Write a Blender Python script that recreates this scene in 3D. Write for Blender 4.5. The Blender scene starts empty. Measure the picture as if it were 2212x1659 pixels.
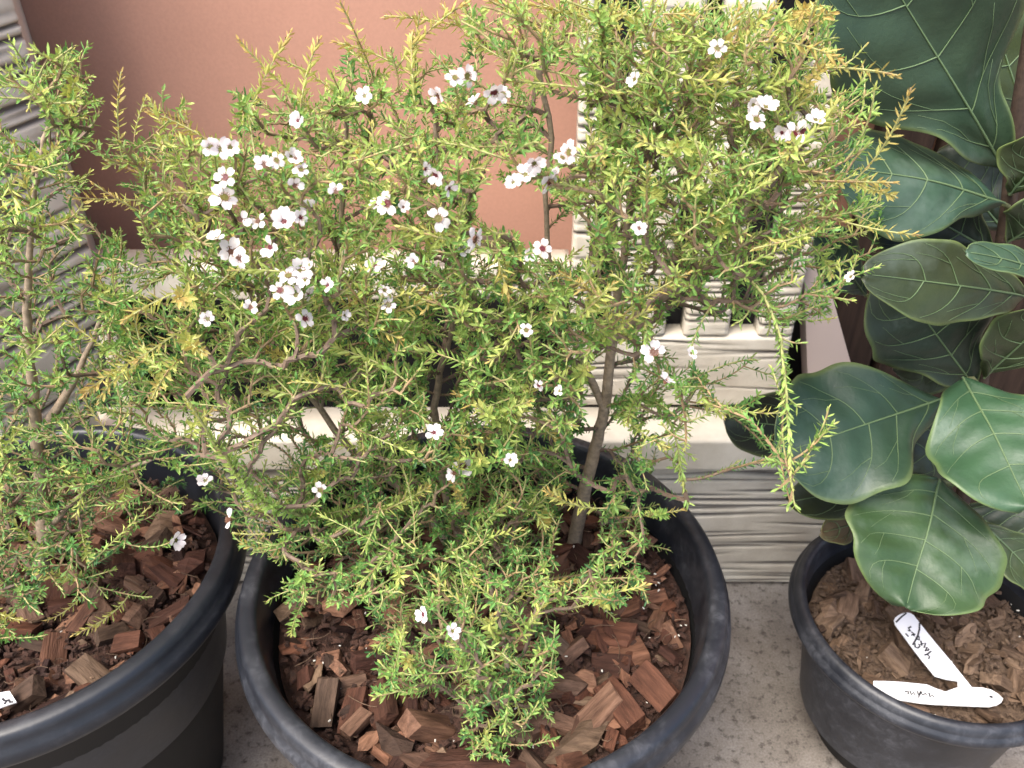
import bpy, bmesh, math, random
import numpy as np
from mathutils import Vector, Matrix

# ------------------------------------------------------------------ camera
S = bpy.context.scene
COL = S.collection
CAM_Z = 0.944
PITCH = math.radians(36.0)
F = 1900.0                       # focal length in pixels of a 2212 x 1659 picture
cam = bpy.data.cameras.new('camera')
cam.sensor_fit = 'HORIZONTAL'; cam.sensor_width = 36.0; cam.lens = 36.0 * F / 2212.0
cam.clip_start = 0.02; cam.clip_end = 300.0
cam_o = bpy.data.objects.new('camera', cam); COL.objects.link(cam_o)
cam_o.location = (0, 0, CAM_Z); cam_o.rotation_euler = (math.pi/2 - PITCH, 0, 0)
cam.dof.use_dof = True; cam.dof.focus_distance = .60; cam.dof.aperture_fstop = 14
S.camera = cam_o

# ------------------------------------------------------------------ light
SUN_EL, SUN_AZ = math.radians(60), math.radians(222)     # azimuth clockwise from +Y
w = bpy.data.worlds.new('World'); S.world = w; w.use_nodes = True
nt = w.node_tree; bg = nt.nodes['Background']
sky = nt.nodes.new('ShaderNodeTexSky'); sky.sky_type = 'NISHITA'; sky.sun_disc = False
sky.sun_elevation = SUN_EL; sky.sun_rotation = SUN_AZ; sky.air_density = 1.0; sky.dust_density = 4.0; sky.ozone_density = 1.0
nt.links.new(sky.outputs[0], bg.inputs[0]); bg.inputs[1].default_value = 0.10
sun = bpy.data.lights.new('sun', 'SUN'); sun.energy = 1.5; sun.angle = math.radians(34); sun.color = (1.0, 0.95, 0.87)
sun_o = bpy.data.objects.new('sun', sun); COL.objects.link(sun_o)
dv = Vector((math.sin(SUN_AZ)*math.cos(SUN_EL), math.cos(SUN_AZ)*math.cos(SUN_EL), math.sin(SUN_EL)))
sun_o.rotation_euler = dv.to_track_quat('Z', 'Y').to_euler(); sun_o.location = (-1, -1.5, 3)
S.view_settings.view_transform = 'Standard'; S.view_settings.look = 'None'
S.view_settings.exposure = 1.95; S.view_settings.gamma = 1.0
S.render.resolution_x, S.render.resolution_y = 1024, 768

# ------------------------------------------------------------------ helpers
CP, SP = math.cos(PITCH), math.sin(PITCH)
def ray(px, py):
    x = (px-1106.0)/F; y = (py-829.5)/F
    return Vector((x, CP - y*SP, -SP - y*CP))
def at(px, py, Y):               # the point of a sight line at depth Y (metres from the camera's foot)
    d = ray(px, py); t = Y/d.y
    return Vector((d.x*t, Y, CAM_Z + d.z*t))
def on_z(px, py, z):
    d = ray(px, py); t = (z-CAM_Z)/d.z
    return Vector((d.x*t, d.y*t, z))
def on_plane(px, py, p0, n):
    d = ray(px, py); o = Vector((0, 0, CAM_Z))
    return o + d*((p0-o).dot(n)/d.dot(n))

def link(name, me, mats=None, parent=None):
    o = bpy.data.objects.new(name, me); COL.objects.link(o)
    if mats is not None:
        for m in (mats if isinstance(mats, (list, tuple)) else [mats]): me.materials.append(m)
    if parent is not None: o.parent = parent
    return o
def mesh(name, verts, faces, smooth=False, col=None, attr=None):
    me = bpy.data.meshes.new(name)
    me.from_pydata([tuple(v) for v in verts] if not isinstance(verts, np.ndarray) else verts.tolist(), [], faces)
    if smooth: me.polygons.foreach_set('use_smooth', [True]*len(me.polygons))
    if col is not None:
        a = me.color_attributes.new('Col', 'FLOAT_COLOR', 'POINT')
        c = np.asarray(col, dtype=np.float32)
        if c.shape[1] == 3: c = np.c_[c, np.ones(len(c), np.float32)]
        a.data.foreach_set('color', c.astype(np.float32).ravel())
    if attr is not None:
        a = me.attributes.new(attr[0], 'FLOAT', 'POINT'); a.data.foreach_set('value', np.asarray(attr[1], np.float32).ravel())
    me.update(); return me
def empty(name, loc):
    o = bpy.data.objects.new(name, None); COL.objects.link(o); o.location = loc; o.empty_display_size = .05
    return o
def tag(o, label=None, cat=None, group=None, kind=None):
    if label: o['label'] = label
    if cat: o['category'] = cat
    if group: o['group'] = group
    if kind: o['kind'] = kind
    return o
def local(verts, root): return [Vector(v) - root.location for v in verts]

# ---- materials
def new_mat(name):
    m = bpy.data.materials.new(name); m.use_nodes = True
    n = m.node_tree.nodes; return m, n, m.node_tree.links, n['Principled BSDF']
def ramp(n, stops):
    r = n.new('ShaderNodeValToRGB'); e = r.color_ramp.elements
    while len(e) < len(stops): e.new(0.5)
    for k, (p, c) in enumerate(stops):
        e[k].position = p; e[k].color = (*c, 1) if len(c) == 3 else c
    return r
def noise(n, l, scale, detail=4, rough=.55, coord=None, dist=0):
    t = n.new('ShaderNodeTexNoise'); t.inputs['Scale'].default_value = scale; t.inputs['Detail'].default_value = detail
    t.inputs['Roughness'].default_value = rough; t.inputs['Distortion'].default_value = dist
    if coord is not None: l.new(coord, t.inputs['Vector'])
    return t
def bump(n, l, b, h, strength, dist):
    k = n.new('ShaderNodeBump'); k.inputs['Strength'].default_value = strength; k.inputs['Distance'].default_value = dist
    l.new(h, k.inputs['Height']); l.new(k.outputs[0], b.inputs['Normal']); return k
def mixc(n, l, fac, a, b_, mode='MIX'):
    m = n.new('ShaderNodeMix'); m.data_type = 'RGBA'; m.blend_type = mode
    if isinstance(fac, (int, float)): m.inputs[0].default_value = fac
    else: l.new(fac, m.inputs[0])
    for i, v in ((6, a), (7, b_)):
        if isinstance(v, tuple): m.inputs[i].default_value = (*v, 1)
        else: l.new(v, m.inputs[i])
    return m.outputs[2]
def objcoord(n): return n.new('ShaderNodeTexCoord').outputs['Object']

def m_leaf(name, gloss=.45, trans=.35):
    m, n, l, b = new_mat(name)
    a = n.new('ShaderNodeAttribute'); a.attribute_name = 'Col'
    l.new(a.outputs['Color'], b.inputs['Base Color']); b.inputs['Roughness'].default_value = gloss
    b.inputs['Specular IOR Level'].default_value = .35
    t = n.new('ShaderNodeBsdfTranslucent'); l.new(mixc(n, l, .5, a.outputs['Color'], (1, 1, .35), 'MULTIPLY'), t.inputs['Color'])
    x = n.new('ShaderNodeMixShader'); x.inputs[0].default_value = trans
    l.new(b.outputs[0], x.inputs[1]); l.new(t.outputs[0], x.inputs[2]); l.new(x.outputs[0], n['Material Output'].inputs[0])
    return m
M_LEAF = m_leaf('needle_leaf')
def m_attr(name, rough):
    m, n, l, b = new_mat(name); a = n.new('ShaderNodeAttribute'); a.attribute_name = 'Col'
    nz = noise(n, l, 220, 3, .6, objcoord(n)); r = ramp(n, [(.3, (.6, .6, .6)), (.7, (1.15, 1.15, 1.15))]); l.new(nz.outputs[0], r.inputs[0])
    l.new(mixc(n, l, 1.0, a.outputs['Color'], r.outputs[0], 'MULTIPLY'), b.inputs['Base Color']); b.inputs['Roughness'].default_value = rough
    bump(n, l, b, nz.outputs[0], .5, .001); return m
M_TWIG = m_attr('twig_bark', .75)

def m_simple(name, c, rough=.6, spec=.4):
    m, n, l, b = new_mat(name); b.inputs['Base Color'].default_value = (*c, 1); b.inputs['Roughness'].default_value = rough
    b.inputs['Specular IOR Level'].default_value = spec; return m
def m_petal():
    m, n, l, b = new_mat('petal'); nz = noise(n, l, 160, 2, .5, objcoord(n))
    r = ramp(n, [(.3, (.66, .56, .58)), (.6, (.74, .70, .69))]); l.new(nz.outputs[0], r.inputs[0]); l.new(r.outputs[0], b.inputs['Base Color'])
    b.inputs['Roughness'].default_value = .6
    t = n.new('ShaderNodeBsdfTranslucent'); t.inputs[0].default_value = (.85, .8, .8, 1); x = n.new('ShaderNodeMixShader'); x.inputs[0].default_value = .3
    l.new(b.outputs[0], x.inputs[1]); l.new(t.outputs[0], x.inputs[2]); l.new(x.outputs[0], n['Material Output'].inputs[0]); return m
M_PETAL = m_petal()
M_CENTRE = [m_simple('flower_cup_red', (.085, .008, .012), .5), m_simple('flower_cup_green', (.11, .10, .02), .5), m_simple('flower_cup_brown', (.09, .035, .018), .5)]
M_STAMEN = m_simple('stamen', (.22, .11, .07), .6)
M_CALYX = m_simple('calyx', (.24, .12, .07), .6)

def m_wall():
    m, n, l, b = new_mat('terracotta_render'); c = objcoord(n)
    a = noise(n, l, 3.0, 4, .6, c); r = ramp(n, [(.3, (.39, .200, .138)), (.7, (.45, .235, .165))]); l.new(a.outputs[0], r.inputs[0])
    f = noise(n, l, 260, 4, .6, c); r2 = ramp(n, [(.35, (.95, .95, .95)), (.65, (1.03, 1.03, 1.03))]); l.new(f.outputs[0], r2.inputs[0])
    l.new(mixc(n, l, 1.0, r.outputs[0], r2.outputs[0], 'MULTIPLY'), b.inputs['Base Color']); b.inputs['Roughness'].default_value = .8
    bump(n, l, b, f.outputs[0], .2, .001); return m
def m_floor():
    m, n, l, b = new_mat('concrete'); c = objcoord(n)
    a = noise(n, l, 9, 5, .65, c); r = ramp(n, [(.3, (.12, .10, .082)), (.5, (.20, .175, .15)), (.72, (.28, .255, .23))]); l.new(a.outputs[0], r.inputs[0])
    f = noise(n, l, 95, 3, .7, c); r2 = ramp(n, [(.34, (.22, .2, .18)), (.47, (1, 1, 1))]); l.new(f.outputs[0], r2.inputs[0])
    g = noise(n, l, 420, 2, .6, c); r3 = ramp(n, [(.3, (.72, .72, .72)), (.7, (1.15, 1.15, 1.15))]); l.new(g.outputs[0], r3.inputs[0])
    x = mixc(n, l, .75, r.outputs[0], r2.outputs[0], 'MULTIPLY'); x = mixc(n, l, 1.0, x, r3.outputs[0], 'MULTIPLY')
    l.new(x, b.inputs['Base Color']); b.inputs['Roughness'].default_value = .85; bump(n, l, b, f.outputs[0], .5, .002); return m
def m_cream():
    m, n, l, b = new_mat('cream_carved'); c = objcoord(n)
    a = noise(n, l, 14, 4, .6, c); r = ramp(n, [(.28, (.47, .41, .33)), (.5, (.60, .545, .45)), (.7, (.70, .645, .55))]); l.new(a.outputs[0], r.inputs[0])
    at_ = n.new('ShaderNodeAttribute'); at_.attribute_name = 'groove'
    f = noise(n, l, 300, 3, .6, c)
    x = mixc(n, l, at_.outputs['Fac'], r.outputs[0], (.085, .07, .06)); l.new(x, b.inputs['Base Color'])
    b.inputs['Roughness'].default_value = .7; bump(n, l, b, f.outputs[0], .3, .001); return m
def m_plastic(name, dust):
    m, n, l, b = new_mat(name); c = objcoord(n)
    a = noise(n, l, 16, 5, .7, c); s = noise(n, l, 90, 4, .7, c, 1.0)
    r = ramp(n, [(.42, (0, 0, 0)), (.75, (1, 1, 1))]); l.new(a.outputs[0], r.inputs[0])
    r2 = ramp(n, [(.45, (.25, .25, .25)), (.7, (1, 1, 1))]); l.new(s.outputs[0], r2.inputs[0])
    mk = mixc(n, l, 1.0, r.outputs[0], r2.outputs[0], 'MULTIPLY')
    v = n.new('ShaderNodeMath'); v.operation = 'MULTIPLY'; v.inputs[1].default_value = dust; l.new(mk, v.inputs[0])
    l.new(mixc(n, l, v.outputs[0], (.010, .0115, .016), (.16, .165, .185)), b.inputs['Base Color'])
    ro = n.new('ShaderNodeMapRange'); ro.inputs[3].default_value = .26; ro.inputs[4].default_value = .6; l.new(a.outputs[0], ro.inputs[0]); l.new(ro.outputs[0], b.inputs['Roughness'])
    bump(n, l, b, s.outputs[0], .12, .001); return m
def m_bark(name, pal):
    m, n, l, b = new_mat(name); c = objcoord(n); oi = n.new('ShaderNodeObjectInfo')
    r0 = ramp(n, [(k/(len(pal)-1), p) for k, p in enumerate(pal)]); l.new(oi.outputs['Random'], r0.inputs[0])
    mp = n.new('ShaderNodeMapping'); mp.inputs['Scale'].default_value = (45, 230, 230); l.new(c, mp.inputs[0])
    nz = noise(n, l, 1.0, 4, .65, mp.outputs[0]); r = ramp(n, [(.3, (.4, .36, .34)), (.7, (1.3, 1.27, 1.25))]); l.new(nz.outputs[0], r.inputs[0])
    l.new(mixc(n, l, 1.0, r0.outputs[0], r.outputs[0], 'MULTIPLY'), b.inputs['Base Color']); b.inputs['Roughness'].default_value = .8
    b.inputs['Specular IOR Level'].default_value = .25
    bump(n, l, b, nz.outputs[0], .9, .0025); return m
def m_soil(name, a_, b_):
    m, n, l, b = new_mat(name); c = objcoord(n); nz = noise(n, l, 120, 5, .7, c); r = ramp(n, [(.3, a_), (.7, b_)]); l.new(nz.outputs[0], r.inputs[0])
    l.new(r.outputs[0], b.inputs['Base Color']); b.inputs['Roughness'].default_value = .95; bump(n, l, b, nz.outputs[0], 1, .004); return m
def m_dark_timber():
    m, n, l, b = new_mat('dark_timber'); c = objcoord(n); mp = n.new('ShaderNodeMapping'); mp.inputs['Scale'].default_value = (90, 90, 6); l.new(c, mp.inputs[0])
    nz = noise(n, l, 1.0, 5, .6, mp.outputs[0]); r = ramp(n, [(.3, (.014, .009, .007)), (.7, (.042, .026, .019))]); l.new(nz.outputs[0], r.inputs[0])
    l.new(r.outputs[0], b.inputs['Base Color']); b.inputs['Roughness'].default_value = .85; b.inputs['Specular IOR Level'].default_value = .15; bump(n, l, b, nz.outputs[0], .4, .002); return m
M_WALL, M_FLOOR, M_CREAM = m_wall(), m_floor(), m_cream()
M_POT, M_POT_DUSTY = m_plastic('black_plastic', .2), m_plastic('dusty_black_plastic', .6)
M_POT_BODY = m_simple('matt_black_plastic', (.008, .008, .0085), .6, .2)
M_BARK = m_bark('red_bark', [(.024, .011, .009), (.085, .036, .024), (.15, .064, .037), (.045, .019, .013), (.20, .098, .060), (.11, .07, .05), (.28, .15, .095), (.035, .02, .015), (.22, .15, .10)])
M_BARK2 = m_bark('brown_bark', [(.06, .038, .026), (.15, .10, .065), (.09, .06, .04), (.20, .14, .095), (.12, .078, .053)])
M_SOIL, M_SOIL2 = m_soil('dark_mulch', (.018, .009, .006), (.075, .032, .02)), m_soil('brown_mulch', (.05, .03, .02), (.15, .10, .065))
M_TIMBER = m_dark_timber()
M_BLACK = m_simple('black_backing', (.012, .011, .012), .6)  # near-black sheets behind the bench; under the rail it paints in shade
M_TAG = m_simple('white_tag_plastic', (.80, .80, .82), .4)
M_INK = m_simple('black_ink', (.03, .03, .035), .5)
M_SPECK = m_simple('perlite', (.6, .58, .52), .9)

# ------------------------------------------------------------------ setting: floor and wall
fl = link('floor', mesh('floor', [(-40, -40, 0), (40, -40, 0), (40, 40, 0), (-40, 40, 0)], [(0, 1, 2, 3)]), M_FLOOR)
tag(fl, 'mottled grey brown concrete floor under the pots', 'floor', kind='structure')

def box_mesh(name, x0, x1, y0, y1, z0, z1, bev=0.0):
    bm = bmesh.new(); bmesh.ops.create_cube(bm, size=1)
    for v in bm.verts: v.co = Vector((x0 if v.co.x < 0 else x1, y0 if v.co.y < 0 else y1, z0 if v.co.z < 0 else z1))
    if bev: bmesh.ops.bevel(bm, geom=list(bm.edges), offset=bev, segments=2, profile=.6, affect='EDGES')
    me = bpy.data.meshes.new(name); bm.to_mesh(me); bm.free(); return me
WALL_Y = 1.02
wl = link('wall', box_mesh('wall', -4, 4, WALL_Y, WALL_Y+.15, -.02, 2.6), M_WALL)
tag(wl, 'terracotta pink rendered wall behind the bench', 'wall')

# ------------------------------------------------------------------ cream carved bench
bench = empty('bench', (0, .86, 0))
tag(bench, 'cream carved wood grain garden bench against the terracotta wall', 'bench')
def grain(U, V, seed, spacing=.0105, wob=.006, gw=1.0):
    """horizontal carved grooves: U along the grain, V across it -> depth 0..1"""
    rs = np.random.RandomState(seed); d = np.zeros_like(U); v0, v1 = V.min()-.02, V.max()+.02
    v = v0
    while v < v1:
        v += spacing*rs.uniform(.6, 1.4)
        ph = rs.uniform(0, 6.28, 3); a = rs.uniform(.2, 1, 3)*wob*np.array([.6, .3, .12]); k = np.array([9, 23, 55])*rs.uniform(.7, 1.3, 3)
        line = v + sum(a[i]*np.sin(k[i]*U + ph[i]) for i in range(3)) + rs.uniform(-.02, .02)*(U-U.mean())
        amp = np.clip(.55 + .75*np.sin(U*rs.uniform(8, 22) + rs.uniform(0, 6.28)), 0, 1)
        d = np.maximum(d, amp*np.exp(-((V-line)/(gw*rs.uniform(.0011, .0022)))**2))
    return d
def carved(name, xl, xr, z0, z1, y, thick, seed, parent, nx=40, dz=.0016, depth=.003, plain=False, xf=None, yf=None, gw=1.0):
    """upright board with a grooved front; xl, xr may bend with height"""
    nz = max(3, int((z1-z0)/dz)); zs = np.linspace(z0, z1, nz); us = np.linspace(0, 1, nx)
    XL = np.array([xl(z) for z in zs]); XR = np.array([xr(z) for z in zs])
    X = XL[:, None]*(1-us) + XR[:, None]*us; Z = np.repeat(zs[:, None], nx, 1)
    g = np.zeros_like(X) if plain else grain(X, Z, seed, gw=gw)
    edge = np.minimum(np.minimum(us, 1-us)[None, :]*np.abs(XR-XL)[:, None], np.minimum(zs-z0, z1-zs)[:, None])
    rnd = .004*np.clip(1-edge/.004, 0, 1)**2
    Y = y + depth*g + rnd + (yf(Z) if yf else 0)
    front = np.stack([X, Y, Z], -1).reshape(-1, 3); N = nx*nz
    back = front.copy(); back[:, 1] = y + thick + (yf(Z).ravel() if yf else 0)
    vs = np.concatenate([front, back])
    if xf is not None: vs = np.array([xf(Vector(v)) for v in vs])
    vs = vs - np.array(bench.location)
    F_ = []
    for j in range(nz-1):
        for i in range(nx-1):
            a = j*nx+i; F_.append((a, a+1, a+nx+1, a+nx))
    loop = [i for i in range(nx)] + [j*nx+nx-1 for j in range(1, nz)] + [(nz-1)*nx+i for i in range(nx-2, -1, -1)] + [j*nx for j in range(nz-2, 0, -1)]
    for a, b in zip(loop, loop[1:]+loop[:1]): F_.append((b, a, a+N, b+N))
    F_.append(tuple(N+k for k in loop)[::-1])
    return link(name, mesh(name, vs, F_, True, attr=('groove', np.r_[np.clip(g.ravel()*1.15, 0, .95), np.zeros(N)])), M_CREAM, parent)
con = lambda v: (lambda z: v)
BX0, BX1 = -.62, .47
carved('front_panel', con(BX0), con(BX1), .004, .216, .824, .04, 3, bench, nx=150, depth=.005, gw=1.25)
carved('seat_edge', con(BX0-.01), con(BX1+.01), .217, .267, .816, .066, 4, bench, nx=60, plain=True)
carved('rail', con(-.50), con(.066), .420, .464, .885, .045, 5, bench, nx=70, depth=.002, plain=False)
link('gap_shade', mesh('gap_shade', local([(-.60, .972, .0), (.9, .972, .0), (.9, .972, .418), (-.60, .972, .418), (-.60, .985, .0), (.9, .985, .0), (.9, .985, .418), (-.60, .985, .418)], bench),
     [(0, 1, 2, 3), (5, 4, 7, 6), (3, 2, 6, 7), (0, 4, 5, 1), (1, 5, 6, 2), (4, 0, 3, 7)]), M_BLACK, bench)  # added dark sheet, its black stands in for shade in the gap
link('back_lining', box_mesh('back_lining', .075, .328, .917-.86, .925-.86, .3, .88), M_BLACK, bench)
carved('back_foot', con(.068), con(.335), .268, .372, .882, .03, 8, bench, nx=60)
def flare(c, amt):
    return lambda z: amt*max(0, (z-.62)/.18)**2
for k, (a, b, fa, fb) in enumerate(((.068, .094, -.004, -.024), (.117, .182, .012, .004), (.205, .258, -.004, -.012), (.294, .335, .024, .004))):
    carved('slat', (lambda z, a=a, fa=fa: a + fa*max(0, (z-.62)/.16)**2), (lambda z, b=b, fb=fb: b + fb*max(0, (z-.62)/.16)**2), .3725, .80, .882, .028, 20+k, bench, nx=16)
carved('crest', (lambda z: .05+1.4*max(0, z-.83)), (lambda z: .352-1.4*max(0, z-.83)), .8005, .90, .876, .04, 30, bench, nx=40)
# side panel that turns towards the viewer
PA = math.radians(66); P0 = at(210, 565, .888)
def turn(v):     # local x runs to the left and towards the viewer
    s = v.x; off = v.y
    return Vector((P0.x - math.cos(PA)*s - math.sin(PA)*off, P0.y - math.sin(PA)*s + math.cos(PA)*off, v.z))
carved('side_panel', (lambda z: 0.0 if z > .44 else min(.06, (.44-z)*.45)), con(.18), .02, 1.06, 0, .03, 11, bench, nx=60, gw=1.7, depth=.005, xf=lambda v: turn(Vector((v.x, v.y, v.z))))

rx, ry = P0.x-.012, P0.y+.014
prs = [(rx, ry), (rx-.022, ry), (rx-.075, 1.019), (rx-.053, 1.019)]
link('sun_blocker', mesh('sun_blocker', local([(a, b, z) for z in (.02, 1.055) for a, b in prs], bench), [(3, 2, 1, 0), (4, 5, 6, 7)] + [(i, (i+1) % 4, 4+(i+1) % 4, 4+i) for i in range(4)]), M_CREAM, bench)  # unseen board, added to keep sun off the wall beside the side panel

# ------------------------------------------------------------------ dark timber screen and leaning post behind the fig
scr = empty('timber_screen', (.62, .955, 0)); tag(scr, 'dark brown timber screen of upright boards behind the fig', 'screen')
x = .405
rnd = random.Random(4)
for k in range(9):
    wd = .062
    link('board', box_mesh('board', x-.62, x+wd-.62, -.010+rnd.uniform(-.004, .004), .012, .002, 1.15, .003), M_TIMBER, scr); x += wd + .012
for z in (.18, .62, 1.05): link('batten', box_mesh('batten', .40-.62, x-.62, .0125, .032, z, z+.05, .003), M_TIMBER, scr)

def prism(name, poly3, n, th, mat, parent=None, root=None, bev=0):
    """a flat outline given in space, with thickness th along -n"""
    k = len(poly3); off = n.normalized()*th
    vs = [Vector(p) for p in poly3] + [Vector(p)-off for p in poly3]
    if root is not None: vs = [v-root.location for v in vs]
    F_ = [tuple(range(k)), tuple(range(2*k-1, k-1, -1))] + [(i, k+i, k+(i+1) % k, (i+1) % k) for i in range(k)]
    me = mesh(name, vs, F_); bm = bmesh.new(); bm.from_mesh(me); bmesh.ops.recalc_face_normals(bm, faces=bm.faces)
    bm.to_mesh(me); bm.free()
    return link(name, me, mat, parent)
M_PINK = m_simple('pinkish_stone', (.44, .36, .33), .8)
def lean_post():
    p0 = Vector((0, .90, 0)); n = Vector((0, -1, 0))
    pts = [on_plane(*q, p0, n) for q in ((1736, 560), (1776, 560), (1900, 1010), (1752, 1010))]
    r = empty('post', Vector((pts[0].x, .9, 0))); tag(r, 'tapered pinkish cream leaning post between the bench and the timber screen', 'post')
    lo0 = pts[3] + (pts[3]-pts[0])*((pts[3].z-.001)/max(.01, pts[0].z-pts[3].z)); lo1 = pts[2] + (pts[2]-pts[1])*((pts[2].z-.001)/max(.01, pts[1].z-pts[2].z))
    prism('shaft', [pts[0], pts[1], lo1, lo0], n, .03, M_PINK, r, r)
lean_post()

# ------------------------------------------------------------------ pots
RIM_Z = .36
def lathe(name, prof, cx, cy, seg=96, parent=None, mat=None, root=None, closed=False):
    vs, F_ = [], []
    for r, z in prof:
        for k in range(seg):
            a = 2*math.pi*k/seg; vs.append((r*math.cos(a), r*math.sin(a), z))
    for j in range(len(prof)-1):
        for k in range(seg):
            F_.append((j*seg+k, j*seg+(k+1) % seg, (j+1)*seg+(k+1) % seg, (j+1)*seg+k))
    return link(name, mesh(name, vs, F_, True), mat, parent)
def pot(cx, cy, R, lip, drop, label, mat, base=.58, top=.88, RIM_Z=.36):
    r = empty('flower_pot', (cx, cy, 0)); tag(r, label, 'pot', 'black plastic flower pots')
    ri = R-lip
    body = [(.01, .004), (R*base-.01, .004), (R*base, .010), (R*(base*.3+top*.7)+.001, RIM_Z*.66), (R*top, RIM_Z-drop-.014), (R-.014, RIM_Z-drop-.001), (R-.012, RIM_Z-drop+.004)]
    lathe('body', body, cx, cy, 96, r, M_POT_BODY)
    rim = [(R-.014, RIM_Z-drop-.003), (R-.004, RIM_Z-drop-.003), (R-.001, RIM_Z-drop), (R, RIM_Z-drop+.004), (R-.0015, RIM_Z-drop*.55), (R-.004, RIM_Z-drop*.48), (R-.0045, RIM_Z-.008), (R-.0065, RIM_Z-.003), (R-.009, RIM_Z-.001),
           (ri+.005, RIM_Z), (ri+.002, RIM_Z-.001), (ri, RIM_Z-.005), (ri-.002, RIM_Z-.02), (ri-.006, RIM_Z-.05), (ri-.022, RIM_Z-.16)]
    lathe('rim', rim, cx, cy, 128, r, mat)
    return r
PC = (-.0245, .525, .215); PL = (-.442, .544, .196); PR = (.4418, .6036, .1465)
pot(*PC, .0215, .028, 'large dusty black plastic pot holding the white flowering shrub', M_POT_DUSTY)
pot(*PL, .0215, .030, 'glossy black plastic pot of the shrub beside the angled bench side', M_POT)
pot(*PR, .017, .020, 'small black plastic pot holding the large leaved fig', M_POT_DUSTY, base=.58, top=.85, RIM_Z=.215)

# ------------------------------------------------------------------ mulch
def chip_mesh(rng, kind):
    bm = bmesh.new()
    if kind == 0:
        L, W, H = rng.uniform(.8, 1.2), rng.uniform(.5, .75), rng.uniform(.22, .4)
        for sx in (-1, 1):
            for sy in (-1, 1):
                for sz in (-1, 1):
                    bm.verts.new((sx*L/2*rng.uniform(.75, 1.05), sy*W/2*rng.uniform(.7, 1.05), sz*H/2*rng.uniform(.7, 1.1)))
        for k in range(5): bm.verts.new((rng.uniform(-.5, .5)*L, rng.uniform(-.5, .5)*W*1.1, rng.choice((-1, 1))*H*.55))
    else:
        L, W, H = rng.uniform(.9, 1.3), rng.uniform(.4, .8), rng.uniform(.14, .3)
        for k in range(16):
            a = rng.uniform(0, 6.283); rr = rng.uniform(.8, 1.05)
            bm.verts.new((math.cos(a)*L/2*rr, math.sin(a)*W/2*rr, rng.uniform(-.5, .5)*H))
    res = bmesh.ops.convex_hull(bm, input=list(bm.verts))
    junk = [e for e in res['geom_interior'] + res['geom_unused'] if isinstance(e, bmesh.types.BMVert)]
    if junk: bmesh.ops.delete(bm, geom=list(set(junk)), context='VERTS')
    bmesh.ops.scale(bm, vec=(.03, .03, .03), verts=bm.verts)
    me = bpy.data.meshes.new('bark_chip'); bm.to_mesh(me); bm.free(); return me
crng = random.Random(11)
CHIPS = [chip_mesh(crng, k % 2) for k in range(26)]
CHIPS2 = [m.copy() for m in CHIPS]
for m in CHIPS: m.materials.append(M_BARK)
for m in CHIPS2: m.materials.append(M_BARK2)
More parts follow.
